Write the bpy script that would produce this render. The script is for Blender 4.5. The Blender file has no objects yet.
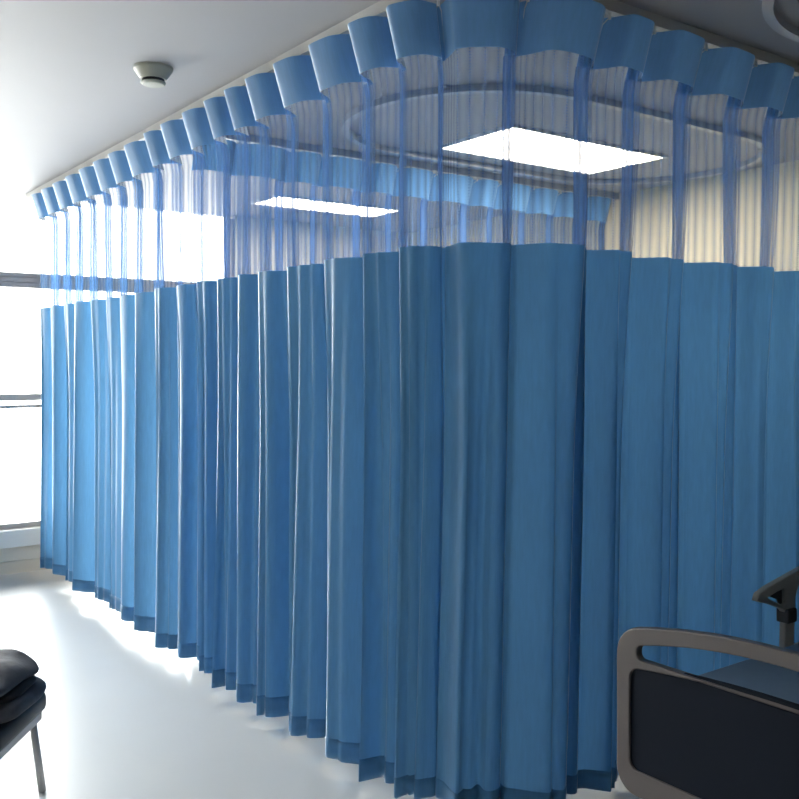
import bpy, bmesh, math, random
from mathutils import Vector, Matrix

random.seed(7)
SC = bpy.context.scene
COL = SC.collection
PI = math.pi

# ------------------------------------------------------------------ room numbers
CEIL = 2.68            # ceiling height
AISLE_X = 1.835        # curtain run along the aisle
RUN_Y = 2.13           # curtain run between the near bay and the middle bay
DIV_Y = 4.47           # curtain run between the middle bay and the window bay
WIN_Y = 6.92           # window wall
HEAD_X = 5.14          # wall behind the bed heads
LEFT_X = -2.6
BACK_Y = -3.0
WIN_X0, WIN_X1 = -2.2, 3.40

# ------------------------------------------------------------------ materials
def new_mat(name):
    m = bpy.data.materials.new(name); m.use_nodes = True
    nt = m.node_tree
    for n in list(nt.nodes): nt.nodes.remove(n)
    out = nt.nodes.new('ShaderNodeOutputMaterial')
    return m, nt, out

def principled(name, col, rough=0.5, metal=0.0, noise=0.0, scale=40.0, bump=0.0, emis=None, estr=0.0, spec=0.5, coat=0.0):
    m, nt, out = new_mat(name)
    b = nt.nodes.new('ShaderNodeBsdfPrincipled')
    b.inputs['Base Color'].default_value = (*col, 1)
    b.inputs['Roughness'].default_value = rough
    b.inputs['Metallic'].default_value = metal
    b.inputs['Specular IOR Level'].default_value = spec
    b.inputs['Coat Weight'].default_value = coat
    if emis:
        b.inputs['Emission Color'].default_value = (*emis, 1)
        b.inputs['Emission Strength'].default_value = estr
    if noise > 0 or bump > 0:
        tc = nt.nodes.new('ShaderNodeTexCoord')
        nz = nt.nodes.new('ShaderNodeTexNoise')
        nz.inputs['Scale'].default_value = scale
        nz.inputs['Detail'].default_value = 4
        nt.links.new(tc.outputs['Object'], nz.inputs['Vector'])
        if noise > 0:
            mx = nt.nodes.new('ShaderNodeMix'); mx.data_type = 'RGBA'
            mx.inputs['A'].default_value = (*[c * (1 - noise) for c in col], 1)
            mx.inputs['B'].default_value = (*[min(1, c * (1 + noise)) for c in col], 1)
            nt.links.new(nz.outputs['Fac'], mx.inputs['Factor'])
            nt.links.new(mx.outputs['Result'], b.inputs['Base Color'])
        if bump > 0:
            bp = nt.nodes.new('ShaderNodeBump')
            bp.inputs['Strength'].default_value = bump
            bp.inputs['Distance'].default_value = 0.01
            nt.links.new(nz.outputs['Fac'], bp.inputs['Height'])
            nt.links.new(bp.outputs['Normal'], b.inputs['Normal'])
    nt.links.new(b.outputs[0], out.inputs[0])
    return m

def math_node(nt, op, a, b=None):
    n = nt.nodes.new('ShaderNodeMath'); n.operation = op
    for i, v in enumerate((a, b)):
        if v is None: continue
        if isinstance(v, (int, float)): n.inputs[i].default_value = v
        else: nt.links.new(v, n.inputs[i])
    return n.outputs[0]

BLUE = (0.125, 0.345, 0.63)

def cloth_mat(name, col, transl):
    """woven polyester: diffuse face plus light coming through the cloth"""
    m, nt, out = new_mat(name)
    uv = nt.nodes.new('ShaderNodeUVMap')
    mp = nt.nodes.new('ShaderNodeMapping'); mp.inputs['Scale'].default_value = (160, 12, 1)
    nt.links.new(uv.outputs[0], mp.inputs[0])
    nz = nt.nodes.new('ShaderNodeTexNoise'); nz.inputs['Scale'].default_value = 1.0; nz.inputs['Detail'].default_value = 3
    nt.links.new(mp.outputs[0], nz.inputs['Vector'])
    mx = nt.nodes.new('ShaderNodeMix'); mx.data_type = 'RGBA'
    mx.inputs['A'].default_value = (*[c * .88 for c in col], 1)
    mx.inputs['B'].default_value = (*[c * 1.12 for c in col], 1)
    nt.links.new(nz.outputs['Fac'], mx.inputs['Factor'])
    d = nt.nodes.new('ShaderNodeBsdfDiffuse'); d.inputs['Roughness'].default_value = 1
    t = nt.nodes.new('ShaderNodeBsdfTranslucent')
    g = nt.nodes.new('ShaderNodeBsdfGlossy'); g.inputs['Color'].default_value = (.85, .90, .95, 1); g.inputs['Roughness'].default_value = .50
    nt.links.new(mx.outputs['Result'], d.inputs['Color']); nt.links.new(mx.outputs['Result'], t.inputs['Color'])
    ms = nt.nodes.new('ShaderNodeMixShader'); ms.inputs[0].default_value = transl
    nt.links.new(d.outputs[0], ms.inputs[1]); nt.links.new(t.outputs[0], ms.inputs[2])
    m2 = nt.nodes.new('ShaderNodeMixShader'); fr = nt.nodes.new('ShaderNodeFresnel'); fr.inputs['IOR'].default_value = 1.31
    nt.links.new(fr.outputs[0], m2.inputs[0])
    nt.links.new(ms.outputs[0], m2.inputs[1]); nt.links.new(g.outputs[0], m2.inputs[2])
    nt.links.new(m2.outputs[0], out.inputs[0])
    return m

def net_mat(name, col, hw, extra):
    """open knitted net: upright ribs, thin cross threads, holes between"""
    m, nt, out = new_mat(name)
    uv = nt.nodes.new('ShaderNodeUVMap')
    sp = nt.nodes.new('ShaderNodeSeparateXYZ'); nt.links.new(uv.outputs[0], sp.inputs[0])
    ribs = math_node(nt, 'MULTIPLY', sp.outputs['X'], 2 * PI / 0.0205)
    rs = math_node(nt, 'SINE', ribs)
    rib = math_node(nt, 'MULTIPLY_ADD', rs, 0.5); rib.node.inputs[2].default_value = 0.5
    ribp = math_node(nt, 'POWER', rib, 1.0)
    cross = math_node(nt, 'MULTIPLY', sp.outputs['Y'], 2 * PI / 0.009)
    cs = math_node(nt, 'SINE', cross)
    c2 = math_node(nt, 'MULTIPLY_ADD', cs, 0.02); c2.node.inputs[2].default_value = 0.0
    a = math_node(nt, 'MULTIPLY_ADD', ribp, NET_RIB); a.node.inputs[2].default_value = NET_BASE
    fr = math_node(nt, 'FRACT', math_node(nt, 'DIVIDE', sp.outputs['X'], 0.345))
    ds = math_node(nt, 'ABSOLUTE', math_node(nt, 'SUBTRACT', fr, 0.74))
    gr = nt.nodes.new('ShaderNodeMapRange'); gr.interpolation_type = 'SMOOTHSTEP'
    gr.inputs['From Min'].default_value = hw; gr.inputs['From Max'].default_value = hw - .05
    gr.inputs['To Min'].default_value = 0; gr.inputs['To Max'].default_value = extra
    nt.links.new(ds, gr.inputs['Value'])
    al0 = math_node(nt, 'ADD', a, c2)
    al = math_node(nt, 'ADD', al0, gr.outputs['Result']); al.node.use_clamp = True
    d = nt.nodes.new('ShaderNodeBsdfDiffuse'); d.inputs['Color'].default_value = (*col, 1)
    t = nt.nodes.new('ShaderNodeBsdfTranslucent'); t.inputs['Color'].default_value = (*col, 1)
    ms = nt.nodes.new('ShaderNodeMixShader'); ms.inputs[0].default_value = 0.45
    nt.links.new(d.outputs[0], ms.inputs[1]); nt.links.new(t.outputs[0], ms.inputs[2])
    tr = nt.nodes.new('ShaderNodeBsdfTransparent')
    fx = nt.nodes.new('ShaderNodeMixShader')
    nt.links.new(al, fx.inputs[0]); nt.links.new(tr.outputs[0], fx.inputs[1]); nt.links.new(ms.outputs[0], fx.inputs[2])
    nt.links.new(fx.outputs[0], out.inputs[0])
    return m

NET_BASE, NET_RIB = 0.12, 0.36
M_CLOTH = cloth_mat('blue_curtain_cloth', BLUE, 0.46)
M_HEM = cloth_mat('blue_hem_cloth', tuple(c * .92 for c in BLUE), 0.08)
M_HEAD = cloth_mat('blue_header_cloth', (0.20, 0.43, 0.74), 0.28)
M_NET = net_mat('blue_curtain_net', (0.15, 0.30, 0.62), .12, .42)
M_NETW = net_mat('blue_curtain_net_gathered', (0.15, 0.32, 0.62), .20, .60)
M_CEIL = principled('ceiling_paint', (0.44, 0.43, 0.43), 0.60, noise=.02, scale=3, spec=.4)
M_WALL = principled('warm_white_paint', (0.80, 0.76, 0.68), 0.85, noise=.02, scale=4)
M_LWALL = principled('left_wall_light_bounce', (0.72, 0.72, 0.70), 0.85)  # unseen left wall, colour raised to throw side light on the curtains
M_BWALL = principled('back_wall_light_cut', (0.20, 0.20, 0.20), 0.85)  # unseen back wall, colour kept dark to cut frontal bounce light
M_HEADWALL = principled('cream_paint', (0.88, 0.78, 0.57), 0.85, noise=.03, scale=3)
M_FLOOR = principled('pale_vinyl_floor', (0.64, 0.64, 0.63), 0.30, noise=.05, scale=2.2, spec=.5)
M_BASE = principled('beige_skirting', (0.72, 0.66, 0.56), 0.5)
M_FRAME = principled('window_aluminium', (0.50, 0.45, 0.42), 0.4, metal=.2)
M_SILL = principled('white_sill', (0.85, 0.84, 0.80), 0.4)
M_ALU = principled('track_aluminium', (0.55, 0.56, 0.57), 0.35, metal=.6)
M_WTRACK = principled('white_track', (0.56, 0.55, 0.53), 0.5)
M_HOOK = principled('white_nylon', (0.85, 0.85, 0.83), 0.4)
M_DET = principled('ivory_plastic', (0.44, 0.44, 0.36), 0.45)
M_DARK = principled('black_plastic', (0.02, 0.02, 0.022), 0.5)
M_BED = principled('grey_beige_plastic', (0.115, 0.098, 0.096), 0.4, noise=.03, scale=6)
M_BEDIN = principled('dark_blue_inset', (0.008, 0.012, 0.022), 0.8, spec=.15)
M_RAIL = principled('dark_grey_plastic', (0.40, 0.38, 0.34), 0.45)
M_STEEL = principled('painted_steel', (0.50, 0.50, 0.50), 0.35, metal=.3)
M_MATT = principled('blue_grey_sheet', (0.16, 0.24, 0.34), 0.85, noise=.06, scale=30, bump=.1)
M_COAT = principled('charcoal_padded_fabric', (0.075, 0.075, 0.088), 0.75, noise=.35, scale=26, bump=.5)
M_COATIN = principled('black_layer_fabric', (0.010, 0.009, 0.010), 0.7)
M_SEAT = principled('black_vinyl', (0.025, 0.027, 0.032), 0.45, noise=.1, scale=20)
M_LED = principled('led_diffuser', (0.9, 0.9, 0.88), 0.6, emis=(1.0, 0.93, 0.80), estr=10.5)
M_WHITE = principled('white_enamel', (0.82, 0.82, 0.82), 0.35)
M_OUT = principled('pale_concrete', (0.7, 0.7, 0.68), 0.9)

def glass_mat():
    m, nt, out = new_mat('window_glass')
    tr = nt.nodes.new('ShaderNodeBsdfTransparent'); tr.inputs[0].default_value = (.97, .985, .98, 1)
    gl = nt.nodes.new('ShaderNodeBsdfGlossy'); gl.inputs['Roughness'].default_value = 0.02
    fr = nt.nodes.new('ShaderNodeFresnel'); fr.inputs['IOR'].default_value = 1.45
    mx = nt.nodes.new('ShaderNodeMixShader')
    nt.links.new(fr.outputs[0], mx.inputs[0]); nt.links.new(tr.outputs[0], mx.inputs[1]); nt.links.new(gl.outputs[0], mx.inputs[2])
    nt.links.new(mx.outputs[0], out.inputs[0])
    return m
M_GLASS = glass_mat()

# ------------------------------------------------------------------ helpers
def link(name, me, mat, parent=None, smooth=False):
    o = bpy.data.objects.new(name, me); COL.objects.link(o)
    if mat: me.materials.append(mat)
    if smooth:
        for p in me.polygons: p.use_smooth = True
    if parent: o.parent = parent
    return o

def obj(name, bm, mat, parent=None, smooth=False):
    me = bpy.data.meshes.new(name); bm.to_mesh(me); bm.free()
    return link(name, me, mat, parent, smooth)

def thing(name, label, cat, loc=(0, 0, 0), rz=0, group=None):
    o = bpy.data.objects.new(name, None); COL.objects.link(o)
    o.location = loc; o.rotation_euler = (0, 0, rz); o.empty_display_size = .1
    o['label'] = label; o['category'] = cat
    if group: o['group'] = group
    return o

def tag(o, label, cat, group=None):
    o['label'] = label; o['category'] = cat
    if group: o['group'] = group
    return o

def struct(name, bm, mat, parent=None):
    o = obj(name, bm, mat, parent); o['kind'] = 'structure'; return o

def add_box(bm, lo, hi, bev=0.0):
    r = bmesh.ops.create_cube(bm, size=1)
    vs = r['verts']
    c = [(lo[i] + hi[i]) / 2 for i in range(3)]; s = [hi[i] - lo[i] for i in range(3)]
    for v in vs: v.co = Vector((v.co.x * s[0] + c[0], v.co.y * s[1] + c[1], v.co.z * s[2] + c[2]))
    if bev > 0:
        es = list({e for v in vs for e in v.link_edges})
        bmesh.ops.bevel(bm, geom=es, offset=bev, segments=3, profile=.5, affect='EDGES')
    return bm

def box(lo, hi, bev=0.0):
    return add_box(bmesh.new(), lo, hi, bev)

def add_tube(bm, pts, r, n=10, closed=False):
    pts = [Vector(p) for p in pts]; N = len(pts); rings = []
    up0 = Vector((0, 0, 1))
    for i, p in enumerate(pts):
        if closed: t = pts[(i + 1) % N] - pts[i - 1]
        else: t = pts[min(i + 1, N - 1)] - pts[max(i - 1, 0)]
        t.normalize()
        up = up0 if abs(t.z) < .95 else Vector((1, 0, 0))
        a = t.cross(up).normalized(); b = a.cross(t)
        rings.append([bm.verts.new(p + a * r * math.cos(2 * PI * k / n) + b * r * math.sin(2 * PI * k / n)) for k in range(n)])
    for i in range(N if closed else N - 1):
        A, B = rings[i], rings[(i + 1) % N]
        for k in range(n): bm.faces.new((A[k], A[(k + 1) % n], B[(k + 1) % n], B[k]))
    if not closed:
        bm.faces.new(rings[0][::-1]); bm.faces.new(rings[-1])
    bmesh.ops.recalc_face_normals(bm, faces=bm.faces)
    return bm

def sweep_rect(pts, w, h, z, closed=False):
    """a flat bar of width w and height h whose TOP is at z, following plan points"""
    bm = bmesh.new(); N = len(pts); rings = []
    P = [Vector((p[0], p[1], 0)) for p in pts]
    for i, p in enumerate(P):
        if closed: t = P[(i + 1) % N] - P[i - 1]
        else: t = P[min(i + 1, N - 1)] - P[max(i - 1, 0)]
        t.normalize(); n = Vector((-t.y, t.x, 0))
        rings.append([bm.verts.new(p + n * sx * w / 2 + Vector((0, 0, zz))) for sx, zz in ((-1, z - h), (1, z - h), (1, z), (-1, z))])
    for i in range(N if closed else N - 1):
        A, B = rings[i], rings[(i + 1) % N]
        for k in range(4): bm.faces.new((A[k], A[(k + 1) % 4], B[(k + 1) % 4], B[k]))
    if not closed:
        bm.faces.new(rings[0][::-1]); bm.faces.new(rings[-1])
    bmesh.ops.recalc_face_normals(bm, faces=bm.faces)
    return bm

def add_lathe(bm, prof, n=40):
    rings = [[bm.verts.new((r * math.cos(2 * PI * k / n), r * math.sin(2 * PI * k / n), z)) for k in range(n)] for r, z in prof]
    for A, B in zip(rings, rings[1:]):
        for k in range(n): bm.faces.new((A[k], A[(k + 1) % n], B[(k + 1) % n], B[k]))
    bm.faces.new(rings[0][::-1]); bm.faces.new(rings[-1])
    bmesh.ops.recalc_face_normals(bm, faces=bm.faces)
    return bm

def plate(outline, holes, half, bev):
    """a flat plate with rounded edges in the local XY plane, thickness along Z, with real holes"""
    cu = bpy.data.curves.new('plate', 'CURVE'); cu.dimensions = '2D'; cu.fill_mode = 'BOTH'
    cu.extrude = half - bev; cu.bevel_depth = bev; cu.bevel_resolution = 3
    for loop in [outline] + list(holes):
        sp = cu.splines.new('POLY'); sp.points.add(len(loop) - 1); sp.use_cyclic_u = True
        for q, (x, y) in zip(sp.points, loop): q.co = (x, y, 0, 1)
    o = bpy.data.objects.new('plate', cu); COL.objects.link(o)
    dg = bpy.context.evaluated_depsgraph_get(); dg.update()
    me = bpy.data.meshes.new_from_object(o.evaluated_get(dg))
    bpy.data.objects.remove(o); bpy.data.curves.remove(cu)
    me.materials.clear()
    return me

def rrect(x0, y0, x1, y1, r, n=8, arch=0.0):
    pts = []
    for cx, cy, a0 in ((x1 - r, y1 - r, 0), (x0 + r, y1 - r, 90), (x0 + r, y0 + r, 180), (x1 - r, y0 + r, 270)):
        for i in range(n + 1):
            a = math.radians(a0 + 90 * i / n)
            pts.append((cx + r * math.cos(a), cy + r * math.sin(a)))
    if arch:
        out = []
        mid, hw = (x0 + x1) / 2, (x1 - x0) / 2
        k = len(pts)
        for i in range(k):
            p, q = pts[i], pts[(i + 1) % k]; out.append(p)
            if abs(p[1] - y1) < 1e-6 and abs(q[1] - y1) < 1e-6:
                for j in range(1, 16): out.append((p[0] + (q[0] - p[0]) * j / 16, y1))
        pts = [(x, y + arch * max(0, 1 - ((x - mid) / hw) ** 2) * max(0, min(1, (y - y0) / (y1 - y0)))) for x, y in out]
    return pts

# ------------------------------------------------------------------ setting
struct('floor', box((LEFT_X - .1, BACK_Y - .1, -.1), (HEAD_X + .1, WIN_Y + .14, 0)), M_FLOOR)
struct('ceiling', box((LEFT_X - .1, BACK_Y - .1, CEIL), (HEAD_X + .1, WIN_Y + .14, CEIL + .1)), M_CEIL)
struct('wall_left', box((LEFT_X - .1, BACK_Y, 0), (LEFT_X, WIN_Y, CEIL)), M_LWALL)
struct('wall_right', box((HEAD_X, BACK_Y, 0), (HEAD_X + .1, WIN_Y, CEIL)), M_HEADWALL)
struct('wall_back', box((LEFT_X, BACK_Y - .1, 0), (HEAD_X, BACK_Y, CEIL)), M_BWALL)
bm = bmesh.new()
add_box(bm, (LEFT_X, WIN_Y, 0), (WIN_X0, WIN_Y + .14, CEIL))
add_box(bm, (WIN_X1, WIN_Y, 0), (HEAD_X, WIN_Y + .14, CEIL))
add_box(bm, (WIN_X0, WIN_Y, 0), (WIN_X1, WIN_Y + .14, .19))
struct('wall_front', bm, M_WALL)
struct('baseboard_front', box((LEFT_X, WIN_Y - .012, 0), (HEAD_X, WIN_Y, .085)), M_BASE)
struct('baseboard_right', box((HEAD_X - .012, BACK_Y, 0), (HEAD_X, WIN_Y - .012, .085)), M_BASE)
struct('baseboard_left', box((LEFT_X, BACK_Y, 0), (LEFT_X + .012, WIN_Y - .012, .085)), M_BASE)

# one long window: sill, frame, glass
w = bmesh.new()
fy0, fy1 = WIN_Y + .03, WIN_Y + .10
add_box(w, (WIN_X0, fy0, .31), (WIN_X1, fy1, .345))                          # bottom rail
add_box(w, (WIN_X0, fy0, .345), (WIN_X0 + .05, fy1, CEIL - .022))
add_box(w, (WIN_X1 - .05, fy0, .345), (WIN_X1, fy1, CEIL - .022))
for x in (-1.1, 0.0, 1.05):
    add_box(w, (x - .03, fy0, .345), (x + .03, fy1, CEIL - .022))
win = struct('window_1', w, M_FRAME)
b = bmesh.new()
add_box(b, (WIN_X0 + .05, fy0, 2.022), (WIN_X1 - .05, fy1, 2.123))
for z0, z1 in ((2.02, 2.052), (2.058, 2.09), (2.096, 2.125)):
    add_box(b, (WIN_X0 + .05, fy0 - .012, z0), (WIN_X1 - .05, fy1, z1))
o = obj('transom', b, M_FRAME, win)
b = bmesh.new()
add_box(b, (WIN_X0 + .05, fy0 - .01, 1.215), (WIN_X1 - .05, fy1, 1.262))
add_box(b, (WIN_X0 + .05, fy0 - .01, 1.162), (WIN_X1 - .05, fy1, 1.184))
obj('guard_bar', b, M_FRAME, win)
obj('glass_pane', box((WIN_X0 + .02, fy0 + .03, .33), (WIN_X1 - .02, fy0 + .036, CEIL)), M_GLASS, win)
obj('window_sill', box((WIN_X0 - .03, WIN_Y - .05, .19), (WIN_X1 + .03, WIN_Y + .14, .31), .006), M_SILL, win)

# ------------------------------------------------------------------ curtains
def polyline(pts, step=.01):
    """resample a plan polyline -> list of (pos, tangent) and total length"""
    P = [Vector((x, y)) for x, y in pts]
    L = [0]
    for p, q in zip(P, P[1:]): L.append(L[-1] + (q - p).length)
    def at(s):
        s0 = s
        s = max(0, min(L[-1], s))
        for i in range(len(P) - 1):
            if s <= L[i + 1] + 1e-9:
                d = (P[i + 1] - P[i]); l = d.length
                t = d / l
                return P[i] + t * (s - L[i] + (s0 - s)), t
        return P[-1], (P[-1] - P[-2]).normalized()
    return at, L[-1]

def arc(cx, cy, r, a0, a1, n=16):
    return [(cx + r * math.cos(math.radians(a0 + (a1 - a0) * i / n)), cy + r * math.sin(math.radians(a0 + (a1 - a0) * i / n))) for i in range(n + 1)]

TOPC = [(0, -.006), (.07, .004), (.16, .026), (.25, .042), (.48, .042), (.68, .038), (.80, .028), (.905, .010), (.92, -.004), (.80, -.008), (.79, -.016), (.93, -.016), (1, -.006)]
BODC = [(0, -.012), (.10, -.006), (.22, .012), (.38, .040), (.44, .037), (.56, .030), (.69, .018), (.80, .003), (.89, -.008), (.92, -.018), (.88, -.028), (.93, -.030), (1, -.012)]

def cat(P, t):
    n = len(P) - 1
    x = t * n; i = min(int(x), n - 1); f = x - i
    g = lambda k: P[max(0, min(n, k))]
    out = []
    for c in (0, 1):
        p0, p1, p2, p3 = g(i - 1)[c], g(i)[c], g(i + 1)[c], g(i + 2)[c]
        out.append(.5 * (2 * p1 + (p2 - p0) * f + (2 * p0 - 5 * p1 + 4 * p2 - p3) * f * f + (3 * p1 - p0 - 3 * p2 + p3) * f ** 3))
    return out

HEAD_TOP, HEAD_BOT, NET_BOT, HEM_TOP, CL_BOT = 2.630, 2.472, 1.862, .115, .045
FLARE = .060

def curtain(label, path, pleats, side, group, seed, lean=0.0, soft=0.0, mirror=False, amp=1.0, cells=30, bot=.045, net=None):
    """pleated ward curtain: header band, net, cloth, hem and a hook at every pleat.
    side = +1 when folds stand to the left of the travel direction, -1 to the right"""
    rnd = random.Random(seed)
    CL_BOT = bot; HEM_TOP = bot + .07
    at, L = polyline(path)
    base = at(0)[0]
    root = thing('privacy_curtain', label, 'curtain', (base.x, base.y, 0), 0, group)
    K = len(pleats) - 1
    cell = [dict(a=rnd.uniform(.6, 1.35), sk=rnd.uniform(-.09, .09), ph=rnd.uniform(0, 6.28), r2=rnd.uniform(.3, 1),
                 f2=rnd.choice((1, 2, 2, 3)), dz=rnd.uniform(-.008, .008),
                 cr=[(rnd.uniform(.24, .36), rnd.uniform(.4, 1) * .022, rnd.uniform(-.06, .06)), (rnd.uniform(.42, .54), rnd.uniform(.3, 1) * .020, rnd.uniform(-.05, .05))]) for _ in range(K)]
    ph = [rnd.uniform(0, 6.28) for _ in range(6)]
    uvs = 0.345
    def point(k, t, z):
        s0, s1 = pleats[k], pleats[k + 1]
        c = cell[k]
        tt = 1 - t if mirror else t
        zt = (HEAD_BOT - z) / (HEAD_BOT - CL_BOT)          # 0 at the band's lower edge, 1 at the hem
        m = max(0, min(1, (zt - .04) * 1.9)); m = m * m * (3 - 2 * m)
        u0, d0 = cat(TOPC, tt); d0 *= 1.15; u1, d1 = cat(BODC, tt)
        u = u0 + (u1 - u0) * m; d = d0 + (d1 - d0) * m
        if mirror: u = 1 - u
        win = math.sin(PI * t) ** 2
        d *= (1 + (c['a'] - 1) * m) * amp
        for uc, aa, dr in c['cr']:
            d -= m * soft * aa * math.exp(-((tt - uc - dr * zt) / .045) ** 2)
        d += m * win * soft * .005 * c['r2'] * math.sin(2 * PI * c['f2'] * t + c['ph'] + 1.4 * zt)
        u += m * win * c['sk']
        s = s0 + (s1 - s0) * u
        s += lean * max(0, zt) ** 1.2
        d += m * (.010 * math.sin(2 * PI * s / .83 + ph[0] + zt) + .006 * math.sin(2 * PI * s / .37 + ph[1] - 1.6 * zt))
        fl = max(0, (z - HEAD_BOT + .03) / (HEAD_TOP - HEAD_BOT + .03))
        d += FLARE * fl
        p, tg = at(s)
        n = Vector((-tg.y, tg.x)) * side
        q = p + n * (d - .012)
        return Vector((q.x - base.x, q.y - base.y, z)), (k + t) * uvs
    def sheet(name, zs, mat, push=0.0, waver=0.0):
        bm = bmesh.new(); uvl = bm.loops.layers.uv.new('UVMap')
        cols = []
        for k in range(K):
            for i in range(cells + (1 if k == K - 1 else 0)):
                cols.append((k, i / cells))
        grid, uvv = [], []
        for (k, t) in cols:
            col, cu = [], []
            ck, cn = cell[k]['dz'], cell[min(k + 1, K - 1)]['dz']
            dz = ck + (cn - ck) * t
            for z in zs:
                zz = z
                if abs(z - NET_BOT) < 1e-6: zz = z + dz * .8 * waver
                if z <= CL_BOT + 1e-6: zz = z + dz * 1.5
                v, u = point(k, t, zz)
                col.append(bm.verts.new(v)); cu.append((u, zz))
            grid.append(col); uvv.append(cu)
        for i in range(len(grid) - 1):
            for j in range(len(zs) - 1):
                f = bm.faces.new((grid[i][j], grid[i][j + 1], grid[i + 1][j + 1], grid[i + 1][j]))
                for l, c in zip(f.loops, (uvv[i][j], uvv[i][j + 1], uvv[i + 1][j + 1], uvv[i + 1][j])): l[uvl].uv = c
        o = obj(name, bm, mat, root, True)
        if push:
            md = o.modifiers.new('thickness', 'SOLIDIFY'); md.thickness = push; md.offset = 0
        return o
    lin = lambda a, b, n: [a + (b - a) * i / n for i in range(n + 1)]
    sheet('header_band', lin(HEAD_TOP, HEAD_BOT, 4), M_HEAD)
    sheet('net_panel', lin(HEAD_BOT, NET_BOT, 12), net or M_NET, 0, 1)
    sheet('cloth_panel', lin(NET_BOT, HEM_TOP, 34), M_CLOTH, 0, 1)
    sheet('hem', lin(HEM_TOP, CL_BOT, 3), M_HEM, .003)
    for k, s in enumerate(pleats):
        p, tg = at(max(.01, min(L - .01, s)))
        bm = bmesh.new()
        n = Vector((-tg.y, tg.x)) * side
        x, y = p.x - base.x + n.x * FLARE, p.y - base.y + n.y * FLARE
        add_box(bm, (x - .004, y - .004, HEAD_TOP - .012), (x + .004, y + .004, CEIL - .040), .001)
        add_tube(bm, [(x, y, HEAD_TOP - .005), (x - n.x * .03, y - n.y * .03, HEAD_TOP - .02), (x - n.x * .045, y - n.y * .045, HEAD_TOP - .06)], .002, 6)
        obj('hook', bm, M_HOOK, root)
    return root

def spaced(s0, s1, step, jit, seed):
    r = random.Random(seed); out = [s0]
    n = max(1, round((s1 - s0) / step))
    for i in range(1, n): out.append(s0 + (s1 - s0) * (i + r.uniform(-jit, jit)) / n)
    return out + [s1]

RAD = .42
GR = 'blue ward curtains with net tops'
# window bay: from the window wall towards the camera along the aisle
far_path = [(AISLE_X, WIN_Y - .16), (AISLE_X, 4.61)]
far_len = WIN_Y - .16 - 4.61
FAR_PL = [WIN_Y - .16 - y for y in (6.70, 6.46, 6.20, 5.93, 5.66, 5.40, 5.14, 4.90, 4.62)]
far = curtain('sunlit pale blue privacy curtain beside the window, farthest along the aisle',
              far_path, FAR_PL, -1, GR, 11, lean=-.03, soft=.7, amp=1.25, bot=.078, net=M_NETW)
# middle bay: along the aisle, round the corner, back to the head wall
Y_ST = 4.60
near_path = [(AISLE_X, Y_ST)] + arc(AISLE_X + RAD, RUN_Y + RAD, RAD, 180, 270) + [(HEAD_X - .03, RUN_Y)]
def s_aisle(y): return Y_ST - y
s_corner = Y_ST - (RUN_Y + RAD)
s_arc = s_corner + RAD * PI / 2
def s_run(x): return s_arc + (x - (AISLE_X + RAD))
_, near_len = polyline(near_path)
def y_at(px):
    r = (px - 400) / 932; d = (AISLE_X - FLARE) / (.5901 + .8073 * r)
    return d * (.8073 - .5901 * r)
AISLE_PLEATS = [4.57] + [y_at(p) - .09 for p in (160, 181, 203, 223, 242, 268, 301, 341)] + [2.50]
pl = [s_aisle(y) for y in AISLE_PLEATS]
pl += [s_corner + .22, s_corner + .47]
pl += [s_run(x) for x in (2.37, 2.60, 2.89, 3.20, 3.45)]
pl += spaced(s_run(3.45), near_len - .02, .27, .15, 5)[1:]
near = curtain('deep blue privacy curtain turning the rounded corner, nearest the camera',
               near_path, pl, -1, GR, 23, lean=-.05, soft=3.0, amp=1.5, bot=.055)
# divider between middle bay and window bay
div_path = [(AISLE_X + .10, DIV_Y), (HEAD_X - .03, DIV_Y)]
_, dl = polyline(div_path)
divc = curtain('blue divider curtain glimpsed through the net top, behind the lit ceiling panel',
               div_path, spaced(.02, dl - .02, .26, .15, 8), -1, GR, 31, soft=.8)

# ceiling tracks for the curtains
TZ = CEIL
def track(label, pts, m=M_WTRACK):
    o = obj('curtain_track', sweep_rect(pts, .030, .040, TZ), m)
    return tag(o, label, 'curtain track', 'ceiling curtain tracks')
track('white ceiling track carrying the far window side curtain', [(AISLE_X - FLARE, WIN_Y - .02), (AISLE_X - FLARE, Y_ST + .005)])
track('white ceiling track bent round the corner above the nearest curtain',
      [(AISLE_X - FLARE, Y_ST)] + arc(AISLE_X + RAD, RUN_Y + RAD, RAD + FLARE, 180, 270) + [(HEAD_X - .01, RUN_Y - FLARE)])
track('grey ceiling track above the divider curtain', [(AISLE_X + .06, DIV_Y - FLARE), (HEAD_X - .01, DIV_Y - FLARE)], M_ALU)

# oval ceiling rails inside the bays
def oval_rail(label, x0, x1, y0, y1):
    r = min((x1 - x0), (y1 - y0)) / 2 * .98
    pts = arc(x1 - r, y1 - r, r, 0, 90, 20) + arc(x0 + r, y1 - r, r, 90, 180, 20) + arc(x0 + r, y0 + r, r, 180, 270, 20) + arc(x1 - r, y0 + r, r, 270, 360, 20)
    root = thing('drip_rail', label, 'ceiling rail', ((x0 + x1) / 2, (y0 + y1) / 2, CEIL), 0, 'oval ceiling rails')
    cx, cy = (x0 + x1) / 2, (y0 + y1) / 2
    loc = [(x - cx, y - cy) for x, y in pts]
    obj('rail', sweep_rect(loc, .035, .03, 0, True), M_ALU, root)
    for a in (.1, .35, .6, .85):
        bm = bmesh.new(); p = loc[int(a * len(loc))]
        add_box(bm, (p[0] - .03, p[1] - .03, -.012), (p[0] + .03, p[1] + .03, 0), .003)
        obj('mounting_plate', bm, M_ALU, root)
oval_rail('grey oval rail looping round the lit ceiling panel behind the net', 2.42, 4.98, 2.86, 4.22)
oval_rail('grey oval rail on the ceiling above the bed, top right', 2.46, 4.98, .47, 1.86)

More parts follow.
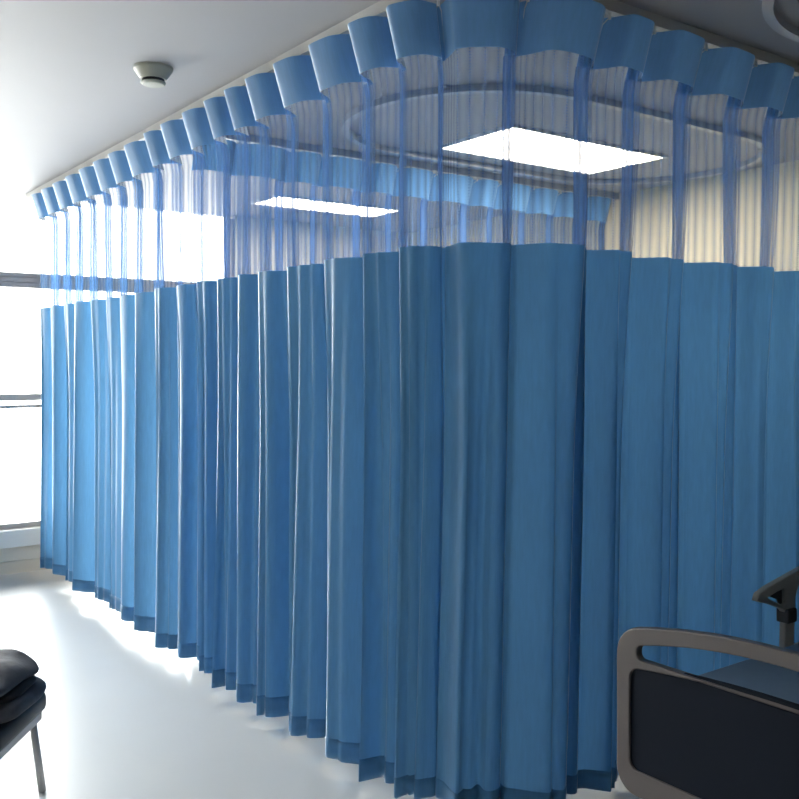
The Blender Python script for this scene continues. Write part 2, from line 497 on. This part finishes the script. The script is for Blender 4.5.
# ceiling light panels
def led(label, x0, x1, y0, y1):
    root = thing('ceiling_light', label, 'ceiling light', ((x0 + x1) / 2, (y0 + y1) / 2, CEIL), 0, 'lit ceiling panels')
    hx, hy = (x1 - x0) / 2, (y1 - y0) / 2
    bm = bmesh.new()
    for lo, hi in (((-hx, -hy), (hx, -hy + .02)), ((-hx, hy - .02), (hx, hy)), ((-hx, -hy + .02), (-hx + .02, hy - .02)), ((hx - .02, -hy + .02), (hx, hy - .02))):
        add_box(bm, (lo[0], lo[1], -.014), (hi[0], hi[1], 0))
    obj('frame', bm, M_WHITE, root)
    obj('diffuser', box((-hx + .02, -hy + .02, -.009), (hx - .02, hy - .02, -.001)), M_LED, root)
led('glowing rectangular ceiling panel inside the grey oval rail', 3.20, 4.42, 3.42, 4.03)
led('narrow looking lit ceiling panel farther off near the window bay', 3.20, 4.30, 5.84, 6.26)

# smoke detector
d = thing('smoke_detector', 'small ivory smoke detector on the bare ceiling', 'smoke detector', (1.42, 3.63, CEIL))
obj('housing', add_lathe(bmesh.new(), [(.078, 0), (.078, -.010), (.074, -.016), (.052, -.046), (.050, -.048)]), M_DET, d, False)
obj('sensor_slot', add_lathe(bmesh.new(), [(.044, -.047), (.044, -.060)]), M_DARK, d)
obj('cap', add_lathe(bmesh.new(), [(.050, -.060), (.050, -.064), (.042, -.070), (.012, -.073)]), M_DET, d)

# ------------------------------------------------------------------ hospital bed
BX0, BX1, BY0, BY1 = 1.96, 4.10, .74, 1.69
bed = thing('hospital_bed', 'hospital bed with grey beige footboard in front of the dark blue curtain', 'bed', (BX0, (BY0 + BY1) / 2, 0))
hw = (BY1 - BY0) / 2; BL = BX1 - BX0
def end_board(name, x, top, arch):
    out = rrect(-hw, .34, hw, top, .060, 10, arch)
    y = top - .026
    slot = rrect(-hw + .060, y - .042, hw - .060, y, .018, 6, arch * .92)[::-1]
    y2 = y - .064
    inset = rrect(-hw + .036, .40, hw - .036, y2, .03, 6, arch * .5)[::-1]
    me = plate(out, [slot, inset], .013, .004)
    M = Matrix(((0, 0, 1, x), (-1, 0, 0, 0), (0, 1, 0, 0), (0, 0, 0, 1)))   # local x -> -y, y -> z, z -> x
    me.transform(M)
    o = link(name, me, M_BED, bed, False)
    ins = plate(rrect(-hw + .031, .395, hw - .031, y2 + .005, .03, 6, arch * .5), [], .006, .002); ins.transform(M)
    p = link('inset_panel', ins, M_BEDIN, o); p['label'] = 'dark blue inset panel'
    return o
end_board('footboard', .02, .765, .06)
end_board('headboard', BL - .02, .98, .05)
bm = bmesh.new()
for y in (-hw + .10, hw - .10): add_box(bm, (.04, y - .03, .40), (BL - .04, y + .03, .47), .006)
for x in (.30, .9, 1.5, BL - .3): add_box(bm, (x - .03, -hw + .10, .41), (x + .03, hw - .10, .46), .004)
obj('frame', bm, M_STEEL, bed)
obj('mattress_deck', box((.05, -hw + .05, .47), (BL - .05, hw - .05, .495), .006), M_STEEL, bed)
bm = bmesh.new()
for y in (-hw + .16, hw - .16): add_box(bm, (.25, y - .025, .16), (BL - .25, y + .025, .21), .005)
for x in (.35, BL - .35):
    add_box(bm, (x - .025, -hw + .16, .165), (x + .025, hw - .16, .205), .004)
obj('base_frame', bm, M_STEEL, bed)
for x in (.35, BL - .35):
    for y in (-hw + .16, hw - .16):
        bm = bmesh.new(); add_tube(bm, [(x, y, .19), (x + .05, y, .43)], .022, 12); obj('lift_leg', bm, M_STEEL, bed, True)
        c = bmesh.new()
        add_tube(c, [(x, y - .018, .065), (x, y + .018, .065)], .064, 24)
        wl = obj('caster', c, M_DARK, bed)
        f = bmesh.new(); add_box(f, (x - .02, y - .028, .06), (x + .02, y - .022, .165)); add_box(f, (x - .02, y + .022, .06), (x + .02, y + .028, .165)); add_box(f, (x - .02, y - .028, .14), (x + .02, y + .028, .165))
        obj('fork', f, M_STEEL, wl)
# side rails: bar with a pointed front wing, a grip hole and posts
def side_rail(y):
    x0, x1 = 2.60 - BX0, 3.62 - BX0
    out = [(x0, .752), (x0 + .01, .768), (x0 + .06, .782), (x0 + .16, .800), (x0 + .28, .822), (x0 + .45, .838), (x1 - .1, .838), (x1 - .03, .825), (x1, .79),
           (x1, .56), (x1 - .06, .56), (x1 - .06, .77), (x1 - .08, .795), (x0 + .45, .800), (x0 + .28, .785), (x0 + .225, .770), (x0 + .205, .73),
           (x0 + .195, .56), (x0 + .150, .56), (x0 + .155, .690), (x0 + .140, .705), (x0 + .08, .728), (x0 + .03, .742)]
    hole = [(x0 + .040, .752), (x0 + .10, .766), (x0 + .150, .772), (x0 + .152, .715), (x0 + .135, .712), (x0 + .09, .730)]
    me = plate(out, [hole], .011, .004)
    me.transform(Matrix(((1, 0, 0, 0), (0, 0, -1, y), (0, 1, 0, 0), (0, 0, 0, 1))))
    o = link('side_rail', me, M_RAIL, bed); o['label'] = 'dark grey raised side rail with pointed front tip'
    bm = bmesh.new()
    vs = [bm.verts.new((px, y, pz)) for px, pz in [(x0 + .070, .752), (x0 + .10, .768), (x0 + .152, .774), (x0 + .154, .712), (x0 + .135, .710), (x0 + .12, .735)]]
    f = bm.faces.new(vs); r = bmesh.ops.extrude_face_region(bm, geom=[f])
    for v in r['geom']:
        if isinstance(v, bmesh.types.BMVert): v.co.y += .004
    bmesh.ops.recalc_face_normals(bm, faces=bm.faces)
    g = obj('dark_hole_fill', bm, M_DARK, o); g['label'] = 'added black sheet filling the grip hole'  # dark sheet added so the grip hole reads black
    bm = bmesh.new(); add_box(bm, (x0 + .148, y - .022, .655), (x0 + .20, y + .022, .70), .005)
    k = obj('latch', bm, M_DARK, o); k['label'] = 'black latch block'
    for xx in (x0 + .40, x0 + .62, x0 + .80):
        bm = bmesh.new(); add_tube(bm, [(xx, y, .56), (xx, y, .815)], .010, 10); obj('post', bm, M_STEEL, o, True)
    bm = bmesh.new(); add_box(bm, (x0 + .12, y - .018, .475), (x1, y + .018, .57), .005)
    s = 1 if y < 0 else -1
    for xx in (x0 + .25, x1 - .15): add_box(bm, (xx - .02, min(y, y + s * .12), .44), (xx + .02, max(y, y + s * .12), .49), .003)
    obj('lower_bar', bm, M_STEEL, o)
side_rail(hw - .005)
side_rail(-hw + .005)
mt = obj('mattress', box((BX0 + .06, BY0 + .055, .496), (BX1 - .06, BY1 - .055, .615), .035), M_MATT, None, True)
tag(mt, 'blue grey covered mattress on the hospital bed', 'mattress')

# ------------------------------------------------------------------ bench with a folded dark coat (lower left)
def cam(X, Y):
    return (.8073 * X + .5901 * Y, -.5901 * X + .8073 * Y)
cx, cy = cam(-1.44, 3.05)
st = thing('visitor_stool', 'low black padded stool under the folded coat, lower left', 'stool', (cx, cy, 0), math.radians(-36.2))
SZ = .350
obj('seat', box((-.215, -.20, SZ - .07), (.215, .20, SZ), .022), M_SEAT, st, True)
obj('seat_frame', box((-.20, -.185, SZ - .10), (.20, .185, SZ - .07), .004), M_STEEL, st)
for sx in (-1, 1):
    for sy in (-1, 1):
        bm = bmesh.new(); add_tube(bm, [(sx * .175, sy * .16, SZ - .09), (sx * .20, sy * .185, 0.002)], .013, 12)
        obj('leg', bm, M_STEEL, st, True)
coat = thing('folded_coat', 'charcoal padded coat folded into a soft heap on the black stool', 'coat', (cx, cy, SZ), math.radians(-36.2))
def fold(name, zb, zt, rx, ry, seed, mat, sag=.0):
    rn = random.Random(seed); bm = bmesh.new(); nu, nv = 72, 14; rings = []
    ph = [rn.uniform(0, 6.28) for _ in range(8)]
    for j in range(nv + 1):
        v = j / nv; a = -PI / 2 + PI * v
        zz = (zb + zt) / 2 + (zt - zb) / 2 * math.copysign(abs(math.sin(a)) ** .8, a)
        rr = abs(math.cos(a)) ** .42
        ring = []
        for i in range(nu):
            th = 2 * PI * i / nu
            ex = math.copysign(abs(math.cos(th)) ** .55, math.cos(th)); ey = math.copysign(abs(math.sin(th)) ** .55, math.sin(th))
            wob = 1 + .035 * math.sin(3 * th + ph[0]) + .025 * math.sin(5 * th + ph[1] + 2 * v)
            x, y = rx * ex * rr * wob, ry * ey * rr * wob
            q = .5 + .5 * math.sin(a)
            dz = q * (.010 * math.sin(x * 26 + ph[2] + y * 9) + .008 * math.sin(y * 31 + ph[3]) - sag * ((x / rx) ** 2 * .9))
            ring.append(bm.verts.new((x, y, zz + dz)))
        rings.append(ring)
    for A, B in zip(rings, rings[1:]):
        for i in range(nu): bm.faces.new((A[i], A[(i + 1) % nu], B[(i + 1) % nu], B[i]))
    bm.faces.new(rings[0][::-1]); bm.faces.new(rings[-1])
    bmesh.ops.remove_doubles(bm, verts=bm.verts, dist=1e-5)
    bmesh.ops.recalc_face_normals(bm, faces=bm.faces)
    return obj(name, bm, mat, coat, True)
fold('body_layer', .002, .070, .245, .20, 3, M_COAT, .012)
li = fold('layer', .055, .098, .215, .19, 4, M_COATIN, .010); li['label'] = 'black lining showing between the folds'  # near black layer between the two grey folds
fold('sleeve_layer', .082, .160, .222, .185, 6, M_COAT, .05)

# ------------------------------------------------------------------ light
SKY, HORIZON = 19.0, .34
W = bpy.data.worlds.new('daylight'); SC.world = W; W.use_nodes = True
wn = W.node_tree
bg = wn.nodes['Background']
tc = wn.nodes.new('ShaderNodeTexCoord'); sx = wn.nodes.new('ShaderNodeSeparateXYZ')
wn.links.new(tc.outputs['Generated'], sx.inputs[0])
# hazy overcast sky: zenith about three times the horizon; lower half is an added ground glow that lifts the ceiling
cr = wn.nodes.new('ShaderNodeValToRGB')
mr = wn.nodes.new('ShaderNodeMapRange'); mr.inputs['From Min'].default_value = -1; mr.inputs['From Max'].default_value = 1
wn.links.new(sx.outputs['Z'], mr.inputs['Value']); wn.links.new(mr.outputs['Result'], cr.inputs['Fac'])
el = cr.color_ramp.elements
el[0].position = 0.0; el[0].color = (.42, .41, .40, 1)
el[1].position = 1.0; el[1].color = (.80, .80, .79, 1)
for pos, v in ((.30, .42), (.44, HORIZON), (.555, HORIZON), (.67, .75)):
    e = el.new(pos); e.color = (v, v, v * .98, 1)
wn.links.new(cr.outputs['Color'], bg.inputs['Color'])
bg.inputs[1].default_value = SKY

# ------------------------------------------------------------------ camera
c = bpy.data.cameras.new('camera'); co = bpy.data.objects.new('camera', c); COL.objects.link(co)
c.sensor_width = 36; c.sensor_fit = 'HORIZONTAL'; c.lens = 932 / 799 * 36
c.shift_y = -37.5 / 799
c.clip_start = .05
co.location = (0, 0, 1.49); co.rotation_euler = (PI / 2, 0, -math.atan2(.5901, .8073))
SC.camera = co

vs = SC.view_settings
vs.view_transform = 'Standard'; vs.look = 'None'; vs.gamma = 1; vs.use_curve_mapping = False
vs.exposure = 0.92
cy_ = SC.cycles
cy_.max_bounces = 10; cy_.diffuse_bounces = 5; cy_.transparent_max_bounces = 24; cy_.transmission_bounces = 6
cy_.caustics_reflective = False; cy_.caustics_refractive = False
cy_.sample_clamp_indirect = 8
